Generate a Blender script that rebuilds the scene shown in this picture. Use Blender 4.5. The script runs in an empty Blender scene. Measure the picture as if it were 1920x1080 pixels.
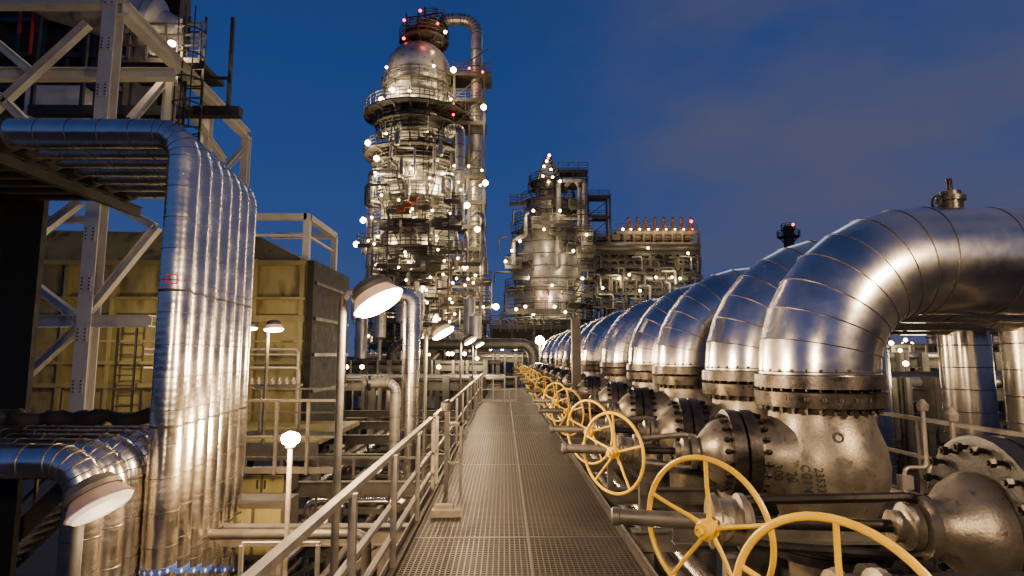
import bpy, math, random
from mathutils import Vector as V, Matrix, Euler
R=math.radians; PI=math.pi
random.seed(7)
sc=bpy.context.scene; col=sc.collection
F=1100.; CAMZ=1.9
# ---------------- camera
cd=bpy.data.cameras.new("camera"); cam=bpy.data.objects.new("camera",cd); col.objects.link(cam)
cd.sensor_width=36; cd.lens=F/1920*36; cd.clip_end=6000; cd.clip_start=.05
cam.location=(0,0,CAMZ); cam.rotation_euler=(R(90)+math.atan(125/F),0,-math.atan(15/F)); sc.camera=cam
MR=cam.rotation_euler.to_matrix()
def at(px,py,Y):
    d=MR@V(((px-960)/F,-(py-540)/F,-1)); t=Y/d.y
    return V((d.x*t,Y,CAMZ+d.z*t))
# ---------------- materials
def mat(name,base,metal=0,rough=.5,var=.25,scale=3,bump=.1,bscale=20,c2=None,c2t=.6,emis=None,es=0,wave=0,rv=.12,stretch=None):
    m=bpy.data.materials.new(name); m.use_nodes=True; nt=m.node_tree; N=nt.nodes; L=nt.links
    b=N['Principled BSDF']
    b.inputs['Metallic'].default_value=metal
    tc=N.new('ShaderNodeTexCoord'); oi=N.new('ShaderNodeObjectInfo')
    va=N.new('ShaderNodeVectorMath'); va.operation='MULTIPLY_ADD'
    cx=N.new('ShaderNodeCombineXYZ')
    for k in range(3): L.new(oi.outputs['Random'],cx.inputs[k])
    va.inputs[1].default_value=(37,53,29); L.new(cx.outputs[0],va.inputs[0]); L.new(tc.outputs['Object'],va.inputs[2])
    src=va.outputs[0]
    if stretch:
        mp=N.new('ShaderNodeMapping'); mp.inputs['Scale'].default_value=stretch; L.new(src,mp.inputs[0]); src2=mp.outputs[0]
    else: src2=src
    n1=N.new('ShaderNodeTexNoise'); n1.inputs['Scale'].default_value=scale; n1.inputs['Detail'].default_value=6; n1.inputs['Roughness'].default_value=.65
    L.new(src2,n1.inputs['Vector'])
    cr=N.new('ShaderNodeValToRGB'); e=cr.color_ramp.elements
    lo=[c*(1-var) for c in base]; hi=[min(1,c*(1+var)) for c in base]
    e[0].position=.3; e[1].position=.7; e[0].color=(*lo,1); e[1].color=(*hi,1)
    L.new(n1.outputs['Fac'],cr.inputs[0]); out=cr.outputs[0]
    if c2:
        n3=N.new('ShaderNodeTexNoise'); n3.inputs['Scale'].default_value=scale*2.3; n3.inputs['Detail'].default_value=8; L.new(src2,n3.inputs['Vector'])
        r3=N.new('ShaderNodeValToRGB'); r3.color_ramp.elements[0].position=c2t; r3.color_ramp.elements[1].position=min(1,c2t+.12)
        L.new(n3.outputs['Fac'],r3.inputs[0]); mx=N.new('ShaderNodeMixRGB'); mx.inputs[2].default_value=(*c2,1)
        L.new(r3.outputs[0],mx.inputs[0]); L.new(out,mx.inputs[1]); out=mx.outputs[0]
    L.new(out,b.inputs['Base Color'])
    mr=N.new('ShaderNodeMapRange'); mr.inputs['From Min'].default_value=.3; mr.inputs['From Max'].default_value=.7
    mr.inputs['To Min'].default_value=max(.02,rough-rv); mr.inputs['To Max'].default_value=min(1,rough+rv)
    L.new(n1.outputs['Fac'],mr.inputs[0]); L.new(mr.outputs[0],b.inputs['Roughness'])
    if bump:
        n2=N.new('ShaderNodeTexNoise'); n2.inputs['Scale'].default_value=bscale; n2.inputs['Detail'].default_value=4; L.new(src2,n2.inputs['Vector'])
        bp=N.new('ShaderNodeBump'); bp.inputs['Strength'].default_value=bump; bp.inputs['Distance'].default_value=.02
        h=n2.outputs['Fac']
        if wave:
            w=N.new('ShaderNodeTexWave'); w.bands_direction='Z'; w.inputs['Scale'].default_value=wave; w.inputs['Distortion'].default_value=1.5; L.new(tc.outputs['Object'],w.inputs['Vector'])
            ma=N.new('ShaderNodeMath'); ma.operation='MULTIPLY_ADD'; ma.inputs[1].default_value=.12; L.new(w.outputs['Fac'],ma.inputs[0]); L.new(h,ma.inputs[2]); h=ma.outputs[0]
        L.new(h,bp.inputs['Height']); L.new(bp.outputs[0],b.inputs['Normal'])
    if emis:
        b.inputs['Emission Color'].default_value=(*emis,1); b.inputs['Emission Strength'].default_value=es
    return m
clad=mat('aluminium_cladding',(.90,.84,.74),1,.235,.12,1.3,.17,2.6,rv=.08)
clad2=mat('ribbed_aluminium_cladding',(.88,.82,.71),1,.24,.14,2.5,.22,7,rv=.07,wave=4)
seam=mat('seam_steel',(.16,.135,.11),.9,.4)
cast=mat('cast_silver_paint',(.25,.22,.17),.75,.40,.25,6,.12,60,c2=(.12,.08,.05),c2t=.60)
letter=mat('raised_letter_metal',(.03,.026,.02),.2,.6)
castd=mat('dark_cast_iron',(.026,.027,.031),.6,.34,.3,6,.12,60)
flg=mat('machined_flange',(.085,.075,.065),.85,.34,.35,8,.1,40,c2=(.08,.045,.028),c2t=.58)
boltm=mat('bolt_steel',(.04,.036,.032),.8,.4)
galv=mat('galvanised_steel',(.33,.30,.255),.55,.5,.25,7,.08,40)
galvd=mat('dull_galvanised_steel',(.13,.12,.105),.5,.55,.3,4,.1,30)
grat=mat('grating_steel',(.082,.072,.062),.6,.50,.32,1.0,.1,50,rv=.10)
cream=mat('cream_paint',(.56,.545,.49),.0,.5,.15,2,.05,20,c2=(.28,.22,.15),c2t=.72)
beige=mat('beige_casing_paint',(.21,.185,.07),.0,.55,.38,.8,.08,8,c2=(.075,.062,.03),c2t=.57,stretch=(1,1,.35))
browd=mat('brown_casing_steel',(.05,.042,.036),.2,.6,.3,.7,.1,10)
yell=mat('yellow_paint',(.78,.47,.006),.0,.36,.14,9,.12,60,c2=(.22,.12,.04),c2t=.68)
dark=mat('dark_steel',(.035,.033,.032),.4,.55,.3,3)
darkm=mat('mid_dark_steel',(.075,.07,.064),.5,.5,.3,3)
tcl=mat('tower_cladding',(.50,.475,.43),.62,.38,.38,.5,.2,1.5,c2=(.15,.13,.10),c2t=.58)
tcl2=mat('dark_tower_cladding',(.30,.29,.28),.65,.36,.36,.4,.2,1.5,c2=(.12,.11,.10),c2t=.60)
tst=mat('tower_steelwork',(.07,.065,.055),.3,.55,.3,1)
bronze=mat('amber_bronze',(.38,.20,.08),.6,.4)
orange=mat('orange_paint',(.5,.10,.02),0,.5)
redp=mat('red_paint',(.5,.03,.02),0,.5)
wood=mat('weathered_wood',(.22,.18,.135),0,.8,.3,8,.3,30)
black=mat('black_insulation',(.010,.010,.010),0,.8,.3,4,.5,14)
bluet=mat('blue_tape',(.02,.06,.35),0,.5); white=mat('white_marking',(.8,.8,.8),0,.5); redt=mat('red_tape',(.6,.03,.03),0,.5)
conc=mat('concrete_ground',(.07,.066,.06),0,.85,.35,.15,.2,3)
glow=mat('lamp_lens',(1,.9,.7),0,.3,emis=(1,.78,.50),es=34)
glow2=mat('bare_bulb_glass',(1,.9,.7),0,.3,emis=(1,.80,.50),es=260)
dimled=mat('dim_lamp_lens',(1,.9,.8),0,.3,emis=(1,.70,.5),es=.6)
shade=mat('lamp_shade_plastic',(.72,.56,.40),0,.35,emis=(1,.56,.30),es=.45)
shadeoff=mat('lamp_shade_dim',(.30,.22,.19),0,.35,emis=(1,.6,.45),es=.03)
farl=mat('far_lamp_lens',(1,.9,.7),0,.3,emis=(1,.68,.32),es=45)
redl=mat('red_lamp_lens',(1,.1,.1),0,.3,emis=(1,.06,.05),es=9)
# ---------------- mesh builder
def frame(d):
    d=d.normalized(); a=V((0,0,1)) if abs(d.z)<.95 else V((0,1,0))
    u=d.cross(a).normalized(); return u,u.cross(d).normalized()
WL={}
class MB:
    def __init__(s): s.v=[];s.f=[];s.m=[]
    def add(s,vs,fs,m=0):
        b=len(s.v); s.v+=[tuple(x) for x in vs]; s.f+=[tuple(i+b for i in f) for f in fs]; s.m+=[m]*len(fs); return s
    def beam(s,p,q,w,h=None,m=0):
        p=V(p);q=V(q);h=h or w;u,v=frame(q-p);u=u*w/2;v=v*h/2
        vs=[a+x for a in(p,q) for x in(-u-v,u-v,u+v,-u+v)]
        return s.add(vs,[(3,2,1,0),(4,5,6,7),(0,1,5,4),(1,2,6,5),(2,3,7,6),(3,0,4,7)],m)
    def ib(s,p,q,w,h,m=0,t=None):
        p=V(p);q=V(q);u,v=frame(q-p);t=t or h*.07
        for sg in(-1,1):
            o=v*sg*(h/2-t/2); s.beam(p+o,q+o,w,t,m)
        return s.beam(p,q,t,h-2*t-.001,m)
    def box(s,c,z,m=0,rz=0):
        x,y,zz=z[0]/2,z[1]/2,z[2]/2; co,si=math.cos(rz),math.sin(rz)
        vs=[]
        for k in(-zz,zz):
            for a,b in((-x,-y),(x,-y),(x,y),(-x,y)): vs.append((c[0]+a*co-b*si,c[1]+a*si+b*co,c[2]+k))
        return s.add(vs,[(3,2,1,0),(4,5,6,7),(0,1,5,4),(1,2,6,5),(2,3,7,6),(3,0,4,7)],m)
    def sweep(s,pts,r,n=12,m=0,caps=True):
        pts=[V(p) for p in pts]; T=[]
        for i in range(len(pts)):
            a=(pts[i]-pts[i-1]).normalized() if i else None
            b=(pts[i+1]-pts[i]).normalized() if i<len(pts)-1 else None
            T.append(((a or b)+(b or a)).normalized())
        u,_=frame(T[0]); vs=[];rr=r if isinstance(r,(list,tuple)) else [r]*len(pts)
        for i,p in enumerate(pts):
            u=(u-T[i]*u.dot(T[i])).normalized(); w=T[i].cross(u)
            for k in range(n):
                a=2*PI*k/n; vs.append(p+(u*math.cos(a)+w*math.sin(a))*rr[i])
        fs=[(i*n+k,i*n+(k+1)%n,(i+1)*n+(k+1)%n,(i+1)*n+k) for i in range(len(pts)-1) for k in range(n)]
        if caps: fs+=[tuple(range(n-1,-1,-1)),tuple(range((len(pts)-1)*n,len(pts)*n))]
        return s.add(vs,fs,m)
    def tube(s,p,q,r,n=10,m=0,r2=None): return s.sweep([p,q],[r,r if r2 is None else r2],n,m)
    def lathe(s,o,d,prof,n=24,m=0):
        o=V(o);d=V(d).normalized(); u,w=frame(d); vs=[]
        for z,r in prof:
            for k in range(n):
                a=2*PI*k/n; vs.append(o+d*z+(u*math.cos(a)+w*math.sin(a))*max(r,1e-4))
        fs=[(i*n+k,i*n+(k+1)%n,(i+1)*n+(k+1)%n,(i+1)*n+k) for i in range(len(prof)-1) for k in range(n)]
        fs+=[tuple(range(n-1,-1,-1)),tuple(range((len(prof)-1)*n,len(prof)*n))]
        return s.add(vs,fs,m)
    def torus(s,c,nr,Ra,r,n=36,k=8,m=0,a0=0,a1=2*PI):
        c=V(c);nr=V(nr).normalized();u,w=frame(nr);vs=[];full=abs(a1-a0-2*PI)<1e-3;N=n if full else n+1
        for i in range(N):
            a=a0+(a1-a0)*i/n; e=u*math.cos(a)+w*math.sin(a)
            for j in range(k):
                b=2*PI*j/k; vs.append(c+e*(Ra+r*math.cos(b))+nr*r*math.sin(b))
        fs=[(i*k+j,((i+1)%N)*k+j,((i+1)%N)*k+(j+1)%k,i*k+(j+1)%k) for i in range(n) for j in range(k)]
        return s.add(vs,fs,m)
    def build(s,name,mats,parent=None,ang=32,loc=None):
        if not isinstance(mats,(list,tuple)): mats=[mats]
        o0=WL.get(parent.name,V((0,0,0))) if parent else None
        if parent is None:
            if loc is None:
                xs=[v[0] for v in s.v];ys=[v[1] for v in s.v];zs=[v[2] for v in s.v]
                loc=V(((min(xs)+max(xs))/2,(min(ys)+max(ys))/2,min(zs)))
            o0=V(loc)
        me=bpy.data.meshes.new(name); me.from_pydata([(v[0]-o0.x,v[1]-o0.y,v[2]-o0.z) for v in s.v],[],s.f)
        for mm in mats: me.materials.append(mm)
        me.polygons.foreach_set('material_index',s.m); me.polygons.foreach_set('use_smooth',[True]*len(s.f))
        me.update(); me.set_sharp_from_angle(angle=R(ang))
        o=bpy.data.objects.new(name,me); col.objects.link(o)
        if parent: o.parent=parent; WL[o.name]=o0
        else: o.location=o0; WL[o.name]=o0
        return o
def tag(o,label,cat,group=None):
    o['label']=label;o['category']=cat
    if group:o['group']=group
    return o
def thing(name,label,cat,loc=(0,0,0),group=None):
    o=bpy.data.objects.new(name,None); col.objects.link(o); o.location=loc; o.empty_display_size=.2
    WL[o.name]=V(loc); return tag(o,label,cat,group)
def struct(o): o['kind']='structure'; return o
def dup(o,loc=None,label=None,parent=None):
    c=o.copy(); col.objects.link(c); c.parent=parent
    if loc is not None: c.location=loc
    if label: c['label']=label
    for ch in list(o.children): dup(ch,None,None,c)
    return c
LC=(1,.70,.40)
def light(name,p,e,colr=LC,r=.12,parent=None):
    l=bpy.data.lights.new(name,'POINT'); l.energy=e; l.color=colr; l.shadow_soft_size=r
    o=bpy.data.objects.new(name,l); col.objects.link(o)
    if parent: o.parent=parent; o.location=V(p)-WL[parent.name]
    else: o.location=p
    return o
ORD=['first','second','third','fourth','fifth','sixth','seventh','eighth','ninth','tenth','eleventh','twelfth','thirteenth','fourteenth']
def rounded(pts,rad,seg):
    pts=[V(p) for p in pts]; out=[pts[0]]; arcs=[]
    for i in range(1,len(pts)-1):
        a=(pts[i-1]-pts[i]).normalized(); b=(pts[i+1]-pts[i]).normalized(); th=a.angle(b); t=rad/math.tan(th/2)
        c=pts[i]+(a+b).normalized()*(rad/math.sin(th/2)); p0=pts[i]+a*t; p1=pts[i]+b*t
        e0=p0-c;e1=p1-c;ax=e0.cross(e1).normalized();tot=e0.angle(e1)
        for k in range(seg+1):
            q=c+Matrix.Rotation(tot*k/seg,3,ax)@e0; tan=ax.cross(q-c).normalized(); out.append(q); arcs.append((q,tan))
    out.append(pts[-1]); return out,arcs
def clad_pipe(mb,pts,r,rad,seg=8,n=40,step=.9,bead=.008,m=0,mb2=1):
    path,arcs=rounded(pts,rad,seg); mb.sweep(path,r,n,m)
    for q,t in arcs: mb.torus(q,t,r+.001,bead,n,6,mb2)
    for a,b in zip(path[:-1],path[1:]):
        L=(b-a).length
        if L>step*1.2:
            k=int(L/step); d=(b-a).normalized()
            for j in range(1,k+1):
                if L-j*step>.1: mb.torus(a+d*step*j,d,r+.001,bead,n,6,mb2)
    return mb
# ---------------- world
w=bpy.data.worlds.new("World"); sc.world=w; w.use_nodes=True; nt=w.node_tree; N=nt.nodes; L=nt.links
bg=N['Background']; tc=N.new('ShaderNodeTexCoord'); sp=N.new('ShaderNodeSeparateXYZ'); L.new(tc.outputs['Generated'],sp.inputs[0])
cr=N.new('ShaderNodeValToRGB'); L.new(sp.outputs['Z'],cr.inputs[0]); E=cr.color_ramp.elements
E[0].position=0;E[0].color=(.070,.096,.20,1);E[1].position=.8;E[1].color=(.016,.034,.12,1)
for p,c in((.1,(.042,.078,.225,1)),(.25,(.027,.066,.235,1)),(.45,(.018,.052,.21,1))):
    x=cr.color_ramp.elements.new(p); x.color=c
mp=N.new('ShaderNodeMapping'); mp.inputs['Scale'].default_value=(1.0,1.0,2.2); mp.inputs['Rotation'].default_value=(0,R(24),0); mp.inputs['Location'].default_value=(.4,.1,.2); L.new(tc.outputs['Generated'],mp.inputs[0])
nz=N.new('ShaderNodeTexNoise'); nz.inputs['Scale'].default_value=1.9; nz.inputs['Detail'].default_value=4; nz.inputs['Roughness'].default_value=.5; L.new(mp.outputs[0],nz.inputs['Vector'])
mr=N.new('ShaderNodeMapRange'); mr.interpolation_type='SMOOTHSTEP'; mr.inputs['From Min'].default_value=-.04; mr.inputs['From Max'].default_value=.36; L.new(sp.outputs['X'],mr.inputs[0])
m2=N.new('ShaderNodeMapRange'); m2.interpolation_type='SMOOTHSTEP'; m2.inputs['From Min'].default_value=.25; m2.inputs['From Max'].default_value=.58; L.new(nz.outputs['Fac'],m2.inputs[0])
mu=N.new('ShaderNodeMath'); mu.operation='MULTIPLY'; L.new(mr.outputs[0],mu.inputs[0]); L.new(m2.outputs[0],mu.inputs[1])
mx=N.new('ShaderNodeMixRGB'); mx.inputs[2].default_value=(.080,.086,.165,1); L.new(mu.outputs[0],mx.inputs[0]); L.new(cr.outputs[0],mx.inputs[1])
sk=N.new('ShaderNodeTexSky'); sk.sky_type='NISHITA'; sk.sun_disc=False; sk.sun_elevation=R(-3); sk.sun_rotation=R(200)
ad=N.new('ShaderNodeMixRGB'); ad.blend_type='ADD'; ad.inputs[0].default_value=.02; L.new(mx.outputs[0],ad.inputs[1]); L.new(sk.outputs[0],ad.inputs[2])
L.new(ad.outputs[0],bg.inputs['Color']); bg.inputs['Strength'].default_value=1
sl=bpy.data.lights.new('dusk_sun','SUN'); sl.energy=.06; sl.angle=R(15); sl.color=(.7,.8,1); so=bpy.data.objects.new('dusk_sun',sl); col.objects.link(so); so.rotation_euler=(R(60),0,R(160))
# ---------------- ground
g=MB(); g.add([(-3000,-3000,-8),(3000,-3000,-8),(3000,3000,-8),(-3000,3000,-8)],[(0,1,2,3)]); struct(g.build('ground',conc,loc=(0,0,-8)))
# ---------------- walkway grating
g=MB(); x0,x1,ye=-.93,1.235,34
y=.6
while y<ye: g.box(((x0+x1)/2,y,-.015),(x1-x0,.013,.028)); y+=.052
x=x0
while x<x1: g.box((x,(ye+.6)/2,-.0165),(.012,ye-.6,.025)); x+=.052
for k in range(8): g.box(((x0+x1)/2,2.3+k*4.1,-.0135),(x1-x0-.02,.028,.030))
g.box((.25,(ye+.6)/2,-.0125),(.018,ye-.62,.032)); 
for x in(x0-.03,x1+.03): g.box((x,(ye+.6)/2,-.05),(.05,ye-.6,.22))
for k in range(14): g.ib((x0,1+k*2.5,-.16),(x1,1+k*2.5,-.16),.12,.2)
struct(g.build('walkway',grat))
# ---------------- railings
def railing(p0,p1,h,label,n=6,w=.055,m=galv,toe=True,group=None,mid=(.5,)):
    p0=V(p0);p1=V(p1);t=thing('railing',label,'railing',p0,group); up=V((0,0,1))
    MB().beam(p0+up*h,p1+up*h,w,w*.8).build('top_rail',m,t)
    for f in mid: MB().beam(p0+up*h*f,p1+up*h*f,w*.8,w*.7).build('mid_rail',m,t)
    for i in range(n):
        q=p0.lerp(p1,(i+.02)/(n-1+.04)); d=(p1-p0).normalized().cross(up)*.03
        MB().beam(q+d,q+d+up*(h-.01),w*.9).build('post',m,t)
    if toe:
        d=(p1-p0).normalized().cross(up)*-.01
        MB().beam(p0+up*.06+d,p1+up*.06+d,.012,.1).build('toe_board',m,t)
    return t
railing((-1.0,1.0,0),(-1.0,8.3,0),1.02,'long grey handrail along left edge of grating walkway, nearest the camera',6,.055,mid=(.55,.28))
railing((-1.0,8.7,0),(-1.0,19.5,0),1.02,'grey handrail along left walkway edge beyond the knobbed gate post',7,.05)
railing((-1.0,19.8,0),(-1.0,33,0),1.02,'farthest grey handrail on left side of the walkway',8,.05)
railing((-.9,24,0),(.5,24,0),1.02,'short grey barrier rail across the far end of walkway',4,.05)
t=thing('gate_post','grey post with rounded cap clamped to handrail on left walkway edge','post',(-.80,8.4,0))
b=MB(); b.beam((-.80,8.4,0),(-.80,8.4,1.12),.06); b.build('post',galvd,t)
b=MB(); b.lathe((-.80,8.37,1.12),(0,0,1),[(0,.06),(.05,.085),(.11,.08),(.15,.03)],16); b.build('cap',galvd,t)
b=MB(); b.beam((-.60,8.4,0),(-.60,8.4,.95),.04); b.beam((-.82,8.4,.93),(-.58,8.4,.93),.04); b.beam((-.82,8.4,.4),(-.58,8.4,.4),.035); b.build('gate_frame',galvd,t)
for i,(x,y,z,a,l) in enumerate(((-.68,7.2,.045,.05,'wider wooden block lying on walkway by left railing'),(-.71,7.26,.105,-.03,'small wooden block resting on top of the wider block'))):
    b=MB(); b.box((x,y,z),(.34,.14,.08) if i==0 else (.22,.11,.04),rz=a); tag(b.build('wooden_block',wood),l,'block')
b=MB(); b.beam((1.28,1,.03),(1.28,33,.03),.012,.10); tag(b.build('toe_plate',galvd),'long low toe plate along right edge of walkway under the yellow wheels','toe plate')
# ---------------- gate valves (local: stem along -x)
ZC=1.0; TURN=R(6)
def hexbolt(mb,p,d,L,r):
    d=V(d).normalized(); p=V(p)
    mb.tube(p-d*L/2,p+d*L/2,r*.55,6)
    for s in(-1,1): mb.tube(p+d*s*(L/2-r*1.5),p+d*s*(L/2-r*.4),r,6)
def flange_bolts(par,o,d,n,rad,L,r,indiv,fm):
    o=V(o);u,w_=frame(V(d)); me=None;J=fm
    for k in range(n):
        a=2*PI*(k+.5)/n; p=o+(u*math.cos(a)+w_*math.sin(a))*rad
        if indiv:
            if me is None:
                b=MB(); hexbolt(b,(0,0,0),d,L,r); ob=b.build('bolt',boltm,par); me=ob; ob.location=p
            else:
                c=me.copy(); col.objects.link(c); c.parent=par; c.location=p
        else: hexbolt(J,p,d,L,r)
BPR=[(.28,.42),(.36,.43),(.42,.38),(.50,.41),(.62,.475),(.76,.525),(.92,.54),(1.08,.52),(1.20,.475),(1.30,.445),(1.38,.44),(1.435,.47)]
def make_valve(detail,riser,bodym,br=.385,fmat=flg,sh=0.):
    t=thing('gate_valve','x','valve'); fx=-.63+sh; GX=-1.75
    if riser:
        b=MB(); b.lathe((0,0,0),(0,0,1),BPR,48)
        b.lathe((0,0,ZC-.03),(-1,0,0),[(.15,.44),(.36,.40),(.48,.345),(.58,.325),(.64,.33)],36)
        b.build('valve_body',bodym,t)
        rf=MB(); rf.lathe((0,0,1.44),(0,0,1),[(0,.44),(.002,.55),(.13,.555),(.14,.50)],48); rf.lathe((0,0,1.60),(0,0,1),[(0,.50),(.005,.555),(.115,.55),(.125,.50)],48)
        if not detail: flange_bolts(None,(0,0,1.585),(0,0,1),24,.485,.42,.028,False,rf)
        rfo=rf.build('riser_flange',fmat,t)
        if detail: flange_bolts(rfo,(0,0,1.585),(0,0,1),28,.490,.40,.029,True,None)
        MB().tube((0,0,-3),(0,0,.16),.33,28).build('lower_pipe',bodym,t)
        lf=MB(); lf.lathe((0,0,.13),(0,0,1),[(0,.52),(.07,.52),(.075,.47),(.08,.52),(.15,.52)],36); lf.build('lower_flange',castd,t)
    else:
        b=MB(); b.lathe((fx+.02,0,ZC),(1,0,0),[(-.1,br*.7),(0,br*.74),(.18,br*.76),(.42,br*.98),(.8,br*1.06),(1.3,br*1.0)],40); b.build('valve_body',bodym,t)
    bf=MB(); bf.lathe((fx,0,ZC),(-1,0,0),[(0,br*.9),(.003,br),(.11,br),(.115,br*.95)],44); bf.lathe((fx-.13,0,ZC),(-1,0,0),[(0,br*.95),(.004,br),(.11,br),(.115,br*.93)],44)
    if not detail: flange_bolts(None,(fx-.12,0,ZC),(1,0,0),20,br*.87,.40,.026,False,bf)
    bo=bf.build('bonnet_flange',fmat,t)
    if detail: flange_bolts(bo,(fx-.12,0,ZC),(1,0,0),20,br*.87,.40,.026,True,None)
    k_=.78 if not sh else .60
    b=MB(); b.lathe((fx-.24,0,ZC),(-1,0,0),[(0,br*k_),(.06,br*k_),(.13,br*k_*.86),(.20,br*k_*.62),(.25,br*.32),(.29,br*.30)],32)
    b.lathe((fx-.52,0,ZC),(-1,0,0),[(0,.16),(.045,.16)],24); b.lathe((fx-.58,0,ZC),(-1,0,0),[(0,.12),(.05,.12),(.07,.08),(.12,.08)],20); b.build('bonnet',cast,t)
    xs=fx-.5
    for s in(-1,1): MB().sweep([(xs,0,ZC+.13*s),(xs-.12,0,ZC+.15*s),(GX+.2,0,ZC+.12*s),(GX+.06,0,ZC+.10*s)],.026,8).build('yoke_arm',boltm if sh else cast,t)
    MB().tube((xs,0,ZC),(GX+.04,0,ZC),.034,12).build('stem',boltm,t)
    b=MB(); b.lathe((GX+.1,0,ZC),(-1,0,0),[(0,.11),(.03,.15),(.06,.15),(.07,.12),(.16,.12),(.18,.15),(.21,.14),(.22,.07)],24)
    n=V((-.72,-.69,0)).normalized(); b.lathe(V((GX,0,ZC)),n,[(0,.09),(.12,.08),(.13,.06),(.17,.055)],18); b.build('gearbox',cast,t)
    MB().lathe((GX-.12,0,ZC),(-1,.12,0),[(0,.042),(.47,.042),(.475,.05),(.51,.05),(.52,.036)],18).build('stem_cover',galvd,t)
    hc=V((GX,0,ZC))+n*.235
    MB().tube(V((GX,0,ZC))+n*.16,hc+n*.03,.022,10).build('input_shaft',boltm,t)
    rim=MB(); rim.torus(hc,n,.362,.0145,56,10); ro=rim.build('handwheel',yell,t)
    u,w_=frame(n)
    for k in range(5):
        a=2*PI*k/5+.35; e=u*math.cos(a)+w_*math.sin(a)
        MB().sweep([hc+e*.03-n*.03,hc+e*.12-n*.03,hc+e*.22-n*.012,hc+e*.36],[.015,.012,.011,.011],8).build('spoke',yell,ro)
    MB().lathe(hc-n*.05,n,[(0,.035),(.01,.055),(.06,.055),(.075,.04),(.09,.04),(.092,.02),(.12,.02)],14).build('hub',yell,ro)
    t.rotation_euler=(0,0,-TURN)
    return t
PD=[5.5,7.0,9.4,11.4,14.6,18.4,21,24,27.5,31,35,39]; XR=2.93
vg='gate valves under the right-hand pipes'
full=make_valve(True,True,cast); full['group']=vg; full.location=(XR,PD[0],0); full['label']='nearest silver gate valve with raised casting numbers on its bulbous body'
simple=None
for i,D in enumerate(PD[1:],1):
    lab='%s silver gate valve from the camera under an insulated elbow, right row'%ORD[i]
    if i<4: v=dup(full,(XR,D,0),lab)
    elif simple is None:
        simple=make_valve(False,True,cast); simple['group']=vg; simple.location=(XR,D,0); simple['label']=lab; v=simple
    else: v=dup(simple,(XR,D,0),lab)
dg_='near black valves with yellow wheels'
dk=make_valve(True,False,castd,.47,castd,.40); dk.location=(2.97,3.1,0); dk['label']='black-bodied valve with large dark bolted flange in the lower right corner'; dk['group']=dg_
dup(dk,(3.01,1.96,.0),'yellow handwheel valve closest to camera, cut off by bottom edge')
def bodyr(z):
    pr=BPR+[(1.44,.556),(1.75,.556)]
    for (a,ra),(b_,rb) in zip(pr[:-1],pr[1:]):
        if a<=z<=b_: return ra+(rb-ra)*(z-a)/(b_-a)
    return .4
def textm(s,size,ext=.004):
    c=bpy.data.curves.new('t','FONT'); c.body=s; c.size=size; c.extrude=ext; c.offset=.001; c.align_x='CENTER'; c.align_y='CENTER'; c.resolution_u=2
    o=bpy.data.objects.new('t',c); col.objects.link(o); dg=bpy.context.evaluated_depsgraph_get(); me=bpy.data.meshes.new_from_object(o.evaluated_get(dg))
    bpy.data.objects.remove(o); return me
NP=[(.15,.44),(.36,.40),(.48,.345),(.58,.325),(.64,.33)]
def fronty(x,z):
    rb=bodyr(z); yb=math.sqrt(max(0,rb*rb-x*x)); yn=0
    for (a,ra),(b_,rb_) in zip(NP[:-1],NP[1:]):
        if a<=-x<=b_: rn=ra+(rb_-ra)*(-x-a)/(b_-a); yn=math.sqrt(max(0,rn*rn-(z-.97)**2))
    return -max(yb,yn)
def bodytext(s,size,X,z0,rot,m,par,name='casting_mark'):
    me=textm(s,size); co,si=math.cos(rot),math.sin(rot)
    for v in me.vertices:
        x,y,d=v.co; x,y=x*co-y*si,x*si+y*co; v.co=(X+x,fronty(X+x,z0+y)-.005-d,z0+y)
    me.materials.clear(); me.materials.append(m); o=bpy.data.objects.new(name,me); col.objects.link(o); o.parent=par
for s_,dx,z,sz in(('300',-.51,.88,.10),('20',-.41,.85,.095),('CG8M',-.315,.85,.088),('23533',-.225,.85,.085)):
    bodytext(s_,sz,dx,z,R(-84),letter,full)
bodytext('O',.12,-.05,1.20,0,letter,full)
dm=MB(); a=[(0,.045),(.033,0),(0,-.045),(-.033,0)]
for q in range(4):
    p_=a[q]; q_=a[(q+1)%4]
    P_=[(-.590+c[0],fronty(-.590+c[0],.92+c[1])-.004,.92+c[1]) for c in(p_,q_)]; dm.beam(P_[0],P_[1],.008)
dm.build('casting_mark',letter,full)
for k,s_ in enumerate(('16','17','15','15','7','5','1')): bodytext(s_,.036,-.42+k*.125,1.515,0,galvd,full,'stamped_number')
# ---------------- insulated right pipes
for i,D in enumerate(PD):
    b=MB(); n=56 if i<3 else 32
    if i in(2,3):
        clad_pipe(b,[(XR,D,1.725),(XR,D,2.79),(15,D,2.79)],.512,1.04,8,n,.62,.0055)
        xl=8.55 if i==2 else 9.0; clad_pipe(b,[(xl,D,2.5),(xl,D,-3)],.425,.1,1,40,.42,.010)
    else: clad_pipe(b,[(XR,D,1.725),(XR,D,2.79),(9,D,2.79),(9,D,-3)],.512,1.04,8,n,.62,.0055)
    o=b.build('insulated_pipe',[clad,seam],ang=9.3,loc=(XR,D,1.73))
    tag(o,'nearest big shiny insulated pipe bending down to the nearest silver valve' if i==0 else '%s big shiny insulated elbow pipe from the camera in right row'%ORD[i],'pipe','large insulated elbow pipes in a row')
p=at(1783,383,5.5); t=thing('vent_valve','small silver vent valve standing on top of nearest big insulated pipe','valve',(p.x,5.5,3.27))
b=MB(); b.lathe((p.x,5.5,3.27),(0,0,1),[(0,.10),(.1,.10),(.105,.125),(.15,.125),(.155,.09),(.2,.09)],20); b.build('neck',flg,t)
MB().tube((p.x,5.5,3.47),(p.x,5.5,3.6),.025,8).build('stem',castd,t); MB().tube((p.x-.14,5.5,3.37),(p.x,5.5,3.37),.025,8).build('side_stem',castd,t)
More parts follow.
